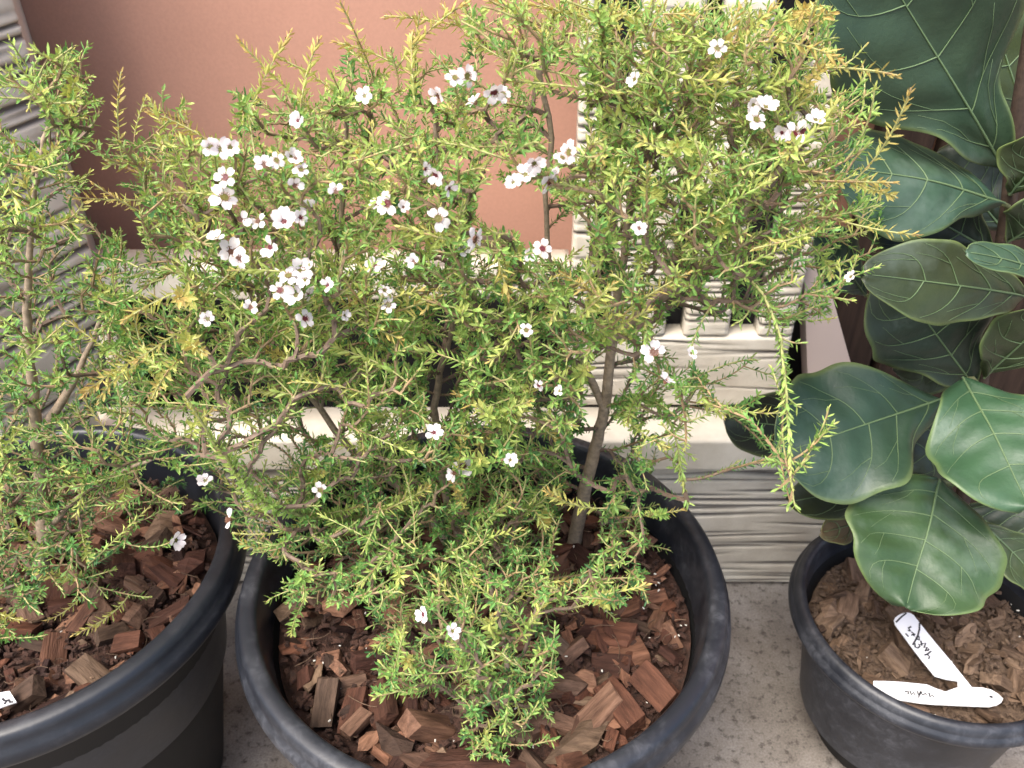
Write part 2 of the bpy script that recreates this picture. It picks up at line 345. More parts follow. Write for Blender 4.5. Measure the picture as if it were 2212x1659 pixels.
def mulch(P, lip, zc, label, chips, soil, nbig, size, seed, specks):
    rng = random.Random(seed); cx, cy, R = P; ri = R-lip-.012
    root = empty('mulch', (cx, cy, zc)); tag(root, label, 'mulch')
    vs, F_ = [(0, 0, .004)], []; rings, seg = 22, 72
    for j in range(1, rings+1):
        for k in range(seg):
            a = 2*math.pi*k/seg; r = (ri+.003)*j/rings
            vs.append((r*math.cos(a), r*math.sin(a), .006*math.sin(r*60+a*3)*math.sin(a*5+r*31)+rng.uniform(-.003, .003) - .006*(j/rings)**4))
    for k in range(seg): F_.append((0, 1+k, 1+(k+1) % seg))
    for j in range(rings-1):
        for k in range(seg):
            a = 1+j*seg+k; b = 1+j*seg+(k+1) % seg; F_.append((a, a+seg, b+seg, b))
    link('soil', mesh('soil', vs, F_, True), soil, root)
    placed = []
    tries = 0
    while len(placed) < nbig and tries < 20000:
        tries += 1
        s = size*rng.choice((.45, .55, .65, .8, 1.0, 1.2)); r = (ri-s*.4)*math.sqrt(rng.random()); a = rng.uniform(0, 6.283)
        x, y = r*math.cos(a), r*math.sin(a)
        near = [q for q in placed if (q[0]-x)**2+(q[1]-y)**2 < ((s+q[2])*.26)**2]
        if len(near) > 1 and tries < 15000: continue
        z = .003 + s*.06 + (.006 if near else 0)
        placed.append((x, y, s))
        o = link('bark_chip', rng.choice(chips), None, root)
        o.location = (x, y, z); k = s/.03; o.scale = (k, k*rng.uniform(.8, 1.1), k*rng.uniform(.8, 1.2))
        o.rotation_euler = (rng.gauss(0, .45), rng.gauss(0, .45), rng.uniform(0, 6.283))
    # crumbs and fibres, too fine to pick apart
    vs, F_, mi = [], [], []
    def bit(x, y, z, s, m):
        i = len(vs); e = Matrix.Rotation(rng.uniform(0, 6.28), 3, 'Z') @ Matrix.Rotation(rng.gauss(0, .6), 3, 'X')
        for q in ((-1, -.4, -.3), (1, -.5, -.25), (.8, .5, -.3), (-.9, .4, -.2), (-.7, -.3, .3), (.7, -.3, .25), (.6, .4, .3), (-.8, .3, .25)):
            v = e @ (Vector([c*rng.uniform(.7, 1.2) for c in q])*s); vs.append((x+v.x, y+v.y, z+v.z))
        for f in ((0, 3, 2, 1), (4, 5, 6, 7), (0, 1, 5, 4), (1, 2, 6, 5), (2, 3, 7, 6), (3, 0, 4, 7)): F_.append(tuple(i+k for k in f)); mi.append(m)
    for k in range(int(2600*(R/.215)**2)):
        r = (ri-.002)*math.sqrt(rng.random()); a = rng.uniform(0, 6.283); bit(r*math.cos(a), r*math.sin(a), rng.uniform(.001, .010), rng.uniform(.0018, .0055), 0)
    for k in range(specks):
        r = ri*math.sqrt(rng.random()); a = rng.uniform(0, 6.283); bit(r*math.cos(a), r*math.sin(a), rng.uniform(.010, .016), rng.uniform(.0007, .0016), 1)
    for k in range(int((150 if R > .16 else 420)*(R/.215)**2)):
        r = (ri-.01)*math.sqrt(rng.random()); a = rng.uniform(0, 6.283); p = Vector((r*math.cos(a), r*math.sin(a), rng.uniform(.010, .018)))
        h = rng.uniform(0, 6.28); bend = rng.gauss(0, .5); st = rng.uniform(.002, .006); prev = None
        for j in range(6):
            if p.x*p.x + p.y*p.y > (ri-.003)**2: break
            t = Vector((math.cos(h), math.sin(h), 0)); s_ = Vector((-t.y, t.x, 0))*.00035; i = len(vs)
            vs += [tuple(p+s_), tuple(p-s_), tuple(p+Vector((0, 0, .0006)))]
            if prev is not None:
                for u in range(3): F_.append((prev+u, prev+(u+1) % 3, i+(u+1) % 3, i+u)); mi.append(2)
            prev = i; h += bend; p = p + t*st + Vector((0, 0, rng.uniform(-.001, .0008)))
    d = link('debris', mesh('debris', vs, F_), [soil, M_SPECK, M_BARK2], root); d.data.polygons.foreach_set('material_index', mi); tag(d, kind='stuff')
    return root
SOIL_C, SOIL_L, SOIL_R = .308, .312, .170
mc = mulch(PC, .0215, SOIL_C, 'red brown bark mulch around the white flowering shrub', CHIPS, M_SOIL, 295, .034, 5, 90)
ml = mulch(PL, .0215, SOIL_L, 'orange brown bark mulch in the glossy black pot', CHIPS, M_SOIL, 295, .034, 6, 12)
mr = mulch(PR, .017, SOIL_R, 'pale brown coarse bark mulch around the fig', CHIPS2, M_SOIL2, 90, .034, 7, 14)
# larger pieces of bark that stand out
def slab(root, zc, pts, th, mat, lift=.014, bend=.006):
    P = [on_z(x, y, zc+lift) for x, y in pts]; c = sum(P, Vector())/len(P)
    bm = bmesh.new(); rng = random.Random(len(pts)+int(pts[0][0]))
    top = [bm.verts.new(p - root.location + Vector((0, 0, rng.uniform(-.002, .002)))) for p in P]
    ct = bm.verts.new(c - root.location + Vector((0, 0, bend)))
    bot = [bm.verts.new(c + (p-c)*.9 - root.location - Vector((0, 0, th))) for p in P]
    k = len(P)
    for i in range(k):
        j = (i+1) % k; bm.faces.new((top[i], top[j], ct)); bm.faces.new((top[j], top[i], bot[i], bot[j]))
    bm.faces.new(bot[::-1]); bmesh.ops.recalc_face_normals(bm, faces=bm.faces)
    me = bpy.data.meshes.new('bark_chip'); bm.to_mesh(me); bm.free(); return link('bark_chip', me, mat, root)
slab(mc, SOIL_C, [(590, 1320), (660, 1262), (708, 1238), (712, 1262), (650, 1310), (604, 1342)], .010, M_BARK2)
slab(mc, SOIL_C, [(880, 1650), (930, 1625), (1010, 1612), (1080, 1630), (1150, 1655), (1160, 1700), (880, 1700)], .010, M_BARK)
slab(mc, SOIL_C, [(1170, 1650), (1215, 1595), (1262, 1545), (1300, 1528), (1315, 1560), (1290, 1612), (1230, 1648)], .012, M_BARK2)
slab(mc, SOIL_C, [(810, 1560), (850, 1575), (895, 1605), (880, 1650), (825, 1625)], .012, M_BARK)
slab(mc, SOIL_C, [(995, 1575), (1050, 1530), (1090, 1545), (1060, 1605), (1015, 1610)], .014, M_BARK)
slab(mc, SOIL_C, [(1135, 1545), (1190, 1525), (1215, 1560), (1150, 1590)], .012, M_BARK)
slab(mc, SOIL_C, [(1185, 1465), (1230, 1450), (1270, 1480), (1245, 1505), (1195, 1490)], .012, M_BARK)
slab(ml, SOIL_L, [(140, 1108), (190, 1100), (250, 1115), (305, 1150), (290, 1160), (235, 1148), (180, 1130)], .006, M_BARK)
slab(ml, SOIL_L, [(310, 1155), (345, 1105), (385, 1100), (380, 1140), (350, 1180), (325, 1185)], .008, M_BARK)
slab(ml, SOIL_L, [(370, 1225), (405, 1190), (445, 1185), (440, 1215), (395, 1245)], .010, M_BARK)
slab(mr, SOIL_R, [(1770, 1300), (1805, 1290), (1815, 1330), (1780, 1335)], .010, M_BARK2)

# ------------------------------------------------------------------ plant tags
def offset_c7(x, y): return ((2700+.255*x)*.6777, (1900+.255*y)*.6777)
def offset_c1(x, y): return (x*.337, 1103.3+y*.337)
def ink(root, strokes, conv, p0, n, wpx=.0008):
    vs, F_ = [], []
    for s in strokes:
        P = [on_plane(*conv(*q), p0, n) + n*.0003 for q in s]; prev = None
        for i, p in enumerate(P):
            t = (P[min(i+1, len(P)-1)]-P[max(i-1, 0)]).normalized(); sd = n.cross(t).normalized()*wpx; k = len(vs)
            vs += [p+sd-root.location, p-sd-root.location, p-sd+n*.0003-root.location, p+sd+n*.0003-root.location]
            if prev is not None: F_ += [(prev+u, prev+(u+1) % 4, k+(u+1) % 4, k+u) for u in range(4)]
            prev = k
    o = link('handwriting', mesh('handwriting', vs, F_), M_INK, root); return o
def plant_tag(outline, conv, p0, n, label, strokes, hole=None):
    P = [on_plane(*conv(*q), p0, n) for q in outline]; c = sum(P, Vector())/len(P)
    r = empty('plant_tag', c); tag(r, label, 'plant tag')
    prism('strip', P, n, .0012, M_TAG, r, r)
    ink(r, strokes, conv, p0, n)
    if hole:
        hp = on_plane(*conv(*hole), p0, n)
        k = 14; ex = Vector((1, 0, 0)); ey = n.cross(ex)
        prism('hole', [hp + n*.0003 + ex*math.cos(6.283*i/k)*.0019 + ey*math.sin(6.283*i/k)*.0015 for i in range(k)], n, .0002, M_INK, r, r)
up = Vector((0, 0, 1))
z2 = SOIL_R + .020
plant_tag([(330, 1060), (460, 1062), (650, 1070), (1000, 1105), (1100, 1150), (1230, 1195), (1390, 1135), (1550, 1138), (1700, 1145), (1800, 1170), (1880, 1215), (1950, 1280), (1930, 1325), (1880, 1360), (1780, 1382), (1500, 1372), (1070, 1352), (930, 1340), (600, 1290), (330, 1200)],
          offset_c7, Vector((0, 0, z2)), up, 'white plastic plant tag with a pointed holed end lying along the small pot rim',
          [[(720, 1195), (770, 1200), (760, 1232)], [(790, 1190), (800, 1240), (830, 1205), (850, 1242)], [(880, 1190), (892, 1280), (920, 1200), (900, 1240)], [(920, 1190), (940, 1240), (980, 1220), (992, 1242)], [(1020, 1210), (1040, 1272), (1060, 1240), (1092, 1270)]], hole=(1800, 1260))
n1 = Vector((.10, -.16, 1)).normalized()
a1 = on_z(*offset_c7(1450, 1130), z2+.0026)
plant_tag([(588, 300), (604, 268), (640, 240), (680, 220), (720, 209), (765, 207), (803, 218), (835, 240), (860, 275), (1100, 575), (1300, 815), (1560, 1140), (1490, 1200), (1390, 1190), (1385, 1062), (1240, 1040), (1100, 1000), (980, 855), (850, 690), (600, 352)],
          offset_c7, a1, n1, 'white plastic plant tag with black handwriting slanting across the other tag',
          [[(800, 385), (765, 400), (790, 440), (758, 432)], [(730, 470), (765, 510)], [(800, 450), (832, 470), (800, 490), (850, 480), (830, 502)], [(905, 340), (902, 420), (882, 500), (850, 560), (818, 612)], [(860, 520), (900, 510), (900, 550), (870, 540)],
           [(845, 590), (850, 640), (880, 652), (910, 630), (890, 602), (930, 620), (920, 560)], [(935, 600), (980, 590), (960, 650), (1000, 640), (975, 692), (1010, 680), (1022, 660)], [(965, 740), (1000, 730), (1050, 690)], [(1000, 730), (1030, 760), (1015, 788)], [(740, 215), (680, 260), (610, 330)]])
plant_tag([(-60, 1170), (0, 1165), (60, 1155), (105, 1225), (60, 1240), (0, 1262), (-60, 1280)], offset_c1, Vector((0, 0, SOIL_L+.026)), up, 'white plant tag corner at the rim of the glossy black pot',
          [[(15, 1205), (30, 1220), (50, 1212), (28, 1242)], [(55, 1212), (66, 1230), (84, 1226)], [(-40, 1215), (-20, 1230), (-5, 1215)]])

# ------------------------------------------------------------------ flowering shrubs
def tube(vs, F_, cols, pts, rad, colr, sides=5):
    prev = None; up_ = Vector((.3, .2, 1)).normalized()
    for i, p in enumerate(pts):
        t = (pts[min(i+1, len(pts)-1)] - pts[max(i-1, 0)]).normalized(); a = t.cross(up_)
        if a.length < .05: a = t.cross(Vector((1, 0, 0)))
        a.normalize(); b = t.cross(a); k = len(vs)
        for s in range(sides):
            an = 6.2832*s/sides; vs.append(p + (a*math.cos(an) + b*math.sin(an))*rad[i]); cols.append(colr[i])
        if prev is not None: F_ += [(prev+s, prev+(s+1) % sides, k+(s+1) % sides, k+s) for s in range(sides)]
        prev = k
    vs.append(pts[-1]); cols.append(colr[-1]); e = len(vs)-1
    F_ += [(prev+s, prev+(s+1) % sides, e) for s in range(sides)]

ORANGE, YOUNG, LIGHT, MIDG, OLD_SHADE = [np.array(c) for c in ((.52, .38, .13), (.52, .54, .16), (.32, .46, .12), (.15, .33, .085), (.06, .15, .055))]
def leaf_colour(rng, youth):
    st = (OLD_SHADE, MIDG, LIGHT, YOUNG, ORANGE); y = min(max(youth, 0), .999)*4; i = int(y); f = y-i
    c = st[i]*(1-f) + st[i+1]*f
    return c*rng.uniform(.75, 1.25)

def grow(name, label, root_loc, stems, grid, extra, flowers, ysamp, seed, density, nparts, leafscale=1.0, youth0=0.0, sprigs=(), gaps=()):
    rng = random.Random(seed); root = empty(name, root_loc); tag(root, label, 'shrub')
    pos, par = [], []
    def add(p, q): pos.append(Vector(p)); par.append(q); return len(pos)-1
    stem_paths = []
    def smooth(P, step):
        out = []
        for i in range(len(P)-1):
            p0, p1, p2, p3 = P[max(i-1, 0)], P[i], P[i+1], P[min(i+2, len(P)-1)]
            n_ = max(2, int((p2-p1).length/step))
            for k in range(n_):
                t = k/n_; out.append(.5*((2*p1) + (p2-p0)*t + (2*p0-5*p1+4*p2-p3)*t*t + (3*p1-p0-3*p2+p3)*t**3))
        out.append(P[-1]); return out
    for st in stems:
        P = smooth([Vector(p) for p in st], .012)
        if pos:
            d = [(q-P[0]).length for q in pos]; j = int(np.argmin(d)); j = j if d[j] < .05 else -1
        else: j = -1
        ids = []
        for p in P: j = add(p, j); ids.append(j)
        stem_paths.append(ids)
    nstem = len(pos)
    # end points of shoots
    att = []
    def clear(x, y, q):       # keeps the sight of a stem open
        (x0, y0), (x1, y1), w_ = q
        u = min(1, max(0, ((x-x0)*(x1-x0)+(y-y0)*(y1-y0))/((x1-x0)**2+(y1-y0)**2))); return math.hypot(x-x0-u*(x1-x0), y-y0-u*(y1-y0)) < w_
    for (x, y, kind, Y) in extra: att.append((at(x, y, Y), kind, None))
    for fi, (x, y, s, c) in enumerate(flowers): att.append((at(x, y, ysamp(x, y, rng, True)), 'flower', (s, c)))
    for r, row in enumerate(grid):
        for c, ch in row.items():
            k = ch*density; k = int(k) + (1 if rng.random() < k-int(k) else 0)
            for _ in range(k):
                x, y = c*100+rng.uniform(-5, 105), r*100+rng.uniform(-5, 105)
                if y > 1640 or any(clear(x, y, q) for q in gaps): continue
                att.append((at(x, y, ysamp(x, y, rng, False)), 'fill', None))
            for _ in range(int(ch*.16+rng.random())):
                x, y = c*100+rng.uniform(0, 100), r*100+rng.uniform(0, 100)
                if y < 1600 and not any(clear(x, y, q) for q in gaps): att.append((at(x, y, ysamp(x, y, rng, True)+rng.uniform(0, .03)), 'front', None))
    sk = np.array([tuple(p) for p in pos])
    LONG = ('front', 'long', 'gold')
    key = [(9 if a[1] in LONG else 0) + float(np.min(np.linalg.norm(sk-np.array(a[0]), axis=1))) for a in att]
    order = sorted(range(len(att)), key=lambda i: key[i])
    cap = 200000; A = np.zeros((cap, 3)); A[:len(pos)] = sk; top = len(pos); ok = np.zeros(cap, bool); ok[:top] = True
    for ids in stem_paths: ok[ids[:max(2, len(ids)//6)]] = False
    shoots = []
    for i in order:
        T, kind, info = att[i]; tv = np.array(T)
        dv_ = A[:top]-tv; d = np.linalg.norm(dv_, axis=1) + .8*np.clip(dv_[:, 2]+.01, 0, None); d[~ok[:top]] += 1; d[d < (.058 if kind in LONG else (.026 if kind == 'green' else .014))] += .12; wig = .03 if kind in LONG else .07
        j = int(np.argmin(d)); B = pos[j]; L = (T-B).length
        pd = (B-pos[par[j]]).normalized() if par[j] >= 0 else Vector((0, 0, 1))
        n_ = max(4, int(L/.0065)); mid = B + (T-B)*.5 + pd*L*.16 + Vector((rng.gauss(0, wig)*L, rng.gauss(0, wig)*L, -.05*L + rng.gauss(0, wig)*L))
        P = []
        for k in range(1, n_+1):
            t = k/n_; P.append(B*(1-t)**2 + mid*2*t*(1-t) + T*t*t)
        q = j; ids = [j]
        for k, p in enumerate(P):
            q = add(p, q); A[top] = p; ok[top] = (k < n_-2 and kind != 'flower'); top += 1; ids.append(q)
        shoots.append((ids, kind, info))
    # branch radii from what they carry
    N = len(pos); load = np.zeros(N)
    for ids, kind, info in shoots: load[ids[-1]] += 1
    for k in range(N-1, -1, -1):
        if par[k] >= 0: load[par[k]] += load[k]
    rad = .00055*np.maximum(load, 1)**.33; rad = np.minimum(rad, .0019)
    BR, BR2, GR, RD = (.17, .115, .08), (.33, .25, .175), (.34, .34, .13), (.34, .23, .11)
    def twig_col(k):
        if load[k] < 2: return GR if (k % 7) else RD
        f = min(1, load[k]/14); c = np.array(RD)*(1-f) + np.array(BR)*f; return tuple(c)
    def loc(k): return pos[k]-root.location
    for si, ids in enumerate(stem_paths):
        vs, F_, cols = [], [], []; r0 = .0074 if si == 0 else (.005 if si < 4 else (.0017 if si in sprigs else .0034))
        rr = [max(rad[k], r0*(1-.93*i/len(ids))) for i, k in enumerate(ids)]
        if si in sprigs: rr = [(.0013 if si != 6 else .0024)-(.0008 if si != 6 else .0017)*i/len(ids) for i in range(len(ids))]
        pts = [loc(k) + Vector((rng.gauss(0, .0006), rng.gauss(0, .0006), 0)) for k in ids]
        cc = [tuple(np.array(GR if si in sprigs else BR2)*rng.uniform(.8, 1.15)) for k in ids]
        tube(vs, F_, cols, pts, rr, cc, 9)
        link('stem', mesh('stem', vs, F_, True, cols), M_TWIG, root)
    lv_count = 0
    def leaves(ids, kind, youth, V, Fc, Cc):
        P = [pos[k]-root.location for k in ids]; seg = [(P[i+1]-P[i]).length for i in range(len(P)-1)]; tot = sum(seg)
        span = tot*.92 if kind == 'sprig' else min(tot, rng.uniform(.06, .115)) if kind != 'flower' else min(tot, .06)
        s = max(tot-span, .006); ang = rng.uniform(0, 6.28); gap = rng.uniform(.0011, .0017); base_len = rng.uniform(.0050, .0074)*leafscale*(1.2 if kind in ('front', 'long', 'gold', 'sprig') else 1); gap *= .6 if kind == 'sprig' else 1
        end = tot if kind != 'flower' else tot-.004
        while s < end:
            acc = 0; i = 0
            while i < len(seg)-1 and acc+seg[i] < s: acc += seg[i]; i += 1
            f = (s-acc)/max(seg[i], 1e-6); p = P[i]*(1-f) + P[i+1]*f; t = (P[i+1]-P[i]).normalized()
            rel = (s-(tot-span))/max(span, 1e-4)
            a = t.cross(Vector((.1, .3, 1))); a = a.normalized() if a.length > .02 else t.cross(Vector((1, 0, 0))).normalized(); b = t.cross(a)
            rad_ = a*math.cos(ang) + b*math.sin(ang); ang += 2.39996 + rng.gauss(0, .25)
            op = math.radians(rng.uniform(48, 78))*(1-.55*max(0, rel-.72)/.28)
            L = base_len*rng.uniform(.75, 1.2)*(1-.45*max(0, rel-.8)/.2); W = L*rng.uniform(.115, .15)
            d = (t*math.cos(op) + rad_*math.sin(op)); d.z += rng.gauss(0, .12); d.normalize(); sd = d.cross(t)
            sd = sd.normalized() if sd.length > .02 else a; nn = sd.cross(d); nn = nn if nn.dot(t) > 0 else -nn
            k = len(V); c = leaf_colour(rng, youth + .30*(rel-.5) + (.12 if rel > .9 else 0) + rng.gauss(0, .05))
            V += [p, p+d*L*.3+sd*W*.85+nn*W*.5, p+d*L*.66+sd*W+nn*W*.65, p+d*L+nn*W*.9, p+d*L*.66-sd*W+nn*W*.65, p+d*L*.3-sd*W*.85+nn*W*.5, p+d*L*.5+nn*W*.05]
            Cc += [c]*7
            Fc += [(k, k+6, k+1), (k+1, k+6, k+2), (k+2, k+6, k+3), (k+3, k+6, k+4), (k+4, k+6, k+5), (k+5, k+6, k)]
            s += gap*rng.uniform(.7, 1.3)
    # which shoots show largest: the ones nearest the viewer
    rank = sorted(range(len(shoots)), key=lambda i: (pos[shoots[i][0][-1]]-Vector((0, 0, CAM_Z))).length if shoots[i][1] != 'flower' else 9)
    single = set(rank[:nparts])
    BV, BF, BC, BM = [], [], [], []
    for si, (ids, kind, info) in enumerate(shoots):
        tip = pos[ids[-1]]; hz = (tip.z-.32)/.5
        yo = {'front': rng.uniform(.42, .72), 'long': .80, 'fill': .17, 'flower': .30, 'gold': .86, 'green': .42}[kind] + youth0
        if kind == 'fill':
            yo += .30*hz - .04 + .5*(.54-tip.y) + rng.gauss(0, .13)  # darker low and deep: shade painted into the leaves, on top of their age
        V, Fc, Cc = [], [], []
        pts = [loc(k) for k in ids]; rr = [float(rad[k]) for k in ids]; cc = [twig_col(k) for k in ids]; rr[0] = min(rr[0], rr[1]*1.1)
        tube(V, Fc, Cc, pts, rr, cc, 5 if rr[0] > .001 else 4); nt_ = len(Fc)
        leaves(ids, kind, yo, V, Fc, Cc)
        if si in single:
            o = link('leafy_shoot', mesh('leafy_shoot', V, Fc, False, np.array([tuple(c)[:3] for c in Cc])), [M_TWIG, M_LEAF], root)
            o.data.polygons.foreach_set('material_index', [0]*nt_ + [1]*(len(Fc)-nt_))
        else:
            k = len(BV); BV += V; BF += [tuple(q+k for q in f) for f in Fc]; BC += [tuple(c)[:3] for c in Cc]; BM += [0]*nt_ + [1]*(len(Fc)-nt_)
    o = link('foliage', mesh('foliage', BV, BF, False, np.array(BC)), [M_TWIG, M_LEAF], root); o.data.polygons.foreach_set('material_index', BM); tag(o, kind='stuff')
    # flowers
    for si in sprigs:
        V, Fc, Cc = [], [], []; leaves(stem_paths[si], 'sprig', .45, V, Fc, Cc)
        link('leafy_shoot', mesh('leafy_shoot', V, Fc, False, np.array([tuple(c)[:3] for c in Cc])), M_LEAF, root)
    for ids, kind, info in shoots:
        if kind == 'flower': flower(root, pos[ids[-1]], info[0], info[1], rng)
    print(name, 'shoots', len(shoots), 'nodes', N, 'faces', len(BF))
    return root

def make_petal(seed):
    rng = random.Random(seed); V, F_ = [], []; nu, nv = 5, 5
    for i in range(nu):
        t = i/(nu-1); wd = (.13, .38, .51, .47, .24)[i]
        for j in range(nv):
            s = j/(nv-1)*2-1
            V.append((.20+t*(.80-.07*(1-abs(s)) if i == nu-1 else .80), s*wd*.78, .10*math.sin(t*2.4) + .22*s*s*wd*t + rng.uniform(-.04, .04)))
    for i in range(nu-1):
        for j in range(nv-1):
            a = i*nv+j; F_.append((a, a+1, a+nv+1, a+nv))
    me = mesh('petal', V, F_, True); me.materials.append(M_PETAL); return me
PETALS = [make_petal(k) for k in range(6)]
def cup_mesh(c):
    V, F_ = [], []; prof = [(.07, -.34), (.16, -.26), (.27, -.05), (.30, .03), (.26, .05), (.20, .015), (.10, .03), (.0, .05)]; sg = 12
    for r, z in prof:
        for k in range(sg): V.append((r*math.cos(6.2832*k/sg), r*math.sin(6.2832*k/sg), z))
    F_ = [(j*sg+k, j*sg+(k+1) % sg, (j+1)*sg+(k+1) % sg, (j+1)*sg+k) for j in range(len(prof)-1) for k in range(sg)]
    mi = [1 if j < 3 else 0 for j in range(len(prof)-1) for k in range(sg)]
    me = mesh('flower', V, F_, True); me.materials.append(M_CENTRE[c]); me.materials.append(M_CALYX); me.polygons.foreach_set('material_index', mi); return me
CUPS = [cup_mesh(c) for c in range(3)]
def stamens():
    V, F_ = [], []; rng = random.Random(3)
    for k in range(22):
        a = 6.2832*k/22+rng.uniform(-.1, .1); r1 = rng.uniform(.30, .42); z1 = rng.uniform(.10, .2); d = Vector((math.cos(a), math.sin(a), 0)); s = Vector((-d.y, d.x, 0))*.018
        p, q = d*.26+Vector((0, 0, .04)), d*r1+Vector((0, 0, z1)); i = len(V)
        V += [p+s, p-s, q-s*1.7, q+s*1.7]; F_.append((i, i+1, i+2, i+3))
    me = mesh('stamen_ring', V, F_); me.materials.append(M_STAMEN); return me
STAM = stamens()
def flower(root, p, spx, c, rng):
    to = (Vector((0, 0, CAM_Z))-p); dist = to.length; R = spx/F*dist*.5*1.02
    n = (to.normalized()*.9 + Vector((rng.gauss(0, .55), rng.gauss(0, .3), .4+rng.gauss(0, .42)))).normalized()
    o = link('flower', CUPS[c], None, root); o.location = p-root.location + n*R*.3; o.scale = (R, R, R)
    o.rotation_euler = (n.to_track_quat('Z', 'Y') @ Matrix.Rotation(rng.uniform(0, 6.28), 3, 'Z').to_quaternion()).to_euler()
    droop = rng.uniform(-.5, .25)
    for k in range(5):
        if rng.random() < (.04 if c != 2 else .22): continue
        q = link('petal', rng.choice(PETALS), None, o); q.rotation_euler = (rng.gauss(0, .12), droop+rng.gauss(0, .14), 6.2832*k/5 + rng.gauss(0, .07)); s = rng.uniform(.9, 1.08); q.scale = (s, s*rng.uniform(.85, 1.05), s)
    link('stamen_ring', STAM, None, o)

def G(*rows):    # rows of 'column:amount' pairs, one row for each 100 pixels
    return [dict((int(a), int(b)) for a, b in (t.split(':') for t in r.split())) for r in rows]
GRID = G('7:0 10:3 11:3 12:5 13:6 14:5 15:6 16:6 17:4',
 '7:1 8:1 9:1 10:2 11:3 12:7 13:8 14:8 15:8 16:7 17:4 18:1',
 '3:1 5:3 6:4 7:4 8:4 9:4 10:4 11:3 12:7 13:8 14:9 15:9 16:9 17:6 18:2',
 '2:1 3:4 4:5 5:5 6:5 7:5 8:6 9:6 10:4 11:2 12:6 13:8 14:8 15:9 16:9 17:7 18:2',
 '3:6 4:7 5:7 6:6 7:5 8:7 9:6 10:3 11:3 12:6 13:7 14:7 15:8 16:8 17:5 18:2',
 '3:3 4:6 5:6 6:7 7:7 8:7 9:8 10:8 11:8 12:7 13:5 14:6 15:7 16:5 17:3 18:1',
 '2:3 3:5 4:6 5:7 6:8 7:9 8:8 9:8 10:9 11:9 12:7 13:5 14:5 15:3 16:1 17:2',
 '2:3 3:6 4:7 5:7 6:9 7:10 8:9 9:9 10:9 11:9 12:8 13:5 14:3 16:1',
 '2:3 3:6 4:6 5:5 6:9 7:10 8:10 9:9 10:10 11:10 12:7 13:4 14:2 15:2 16:2',
 '3:3 4:3 5:2 6:4 7:9 8:10 9:10 10:10 11:9 12:4 13:4 14:1 16:1',
 '4:2 5:3 6:7 7:9 8:9 9:9 10:9 11:8 12:6 13:6',
 '5:4 6:6 7:7 8:7 9:8 10:8 11:7 12:6 13:6',
 '6:4 7:5 8:6 9:7 10:7 11:6 12:6 13:4',
 '8:4 9:6 10:6 11:3', '8:4 9:4 10:7 11:5', '10:7 11:3', '10:5')
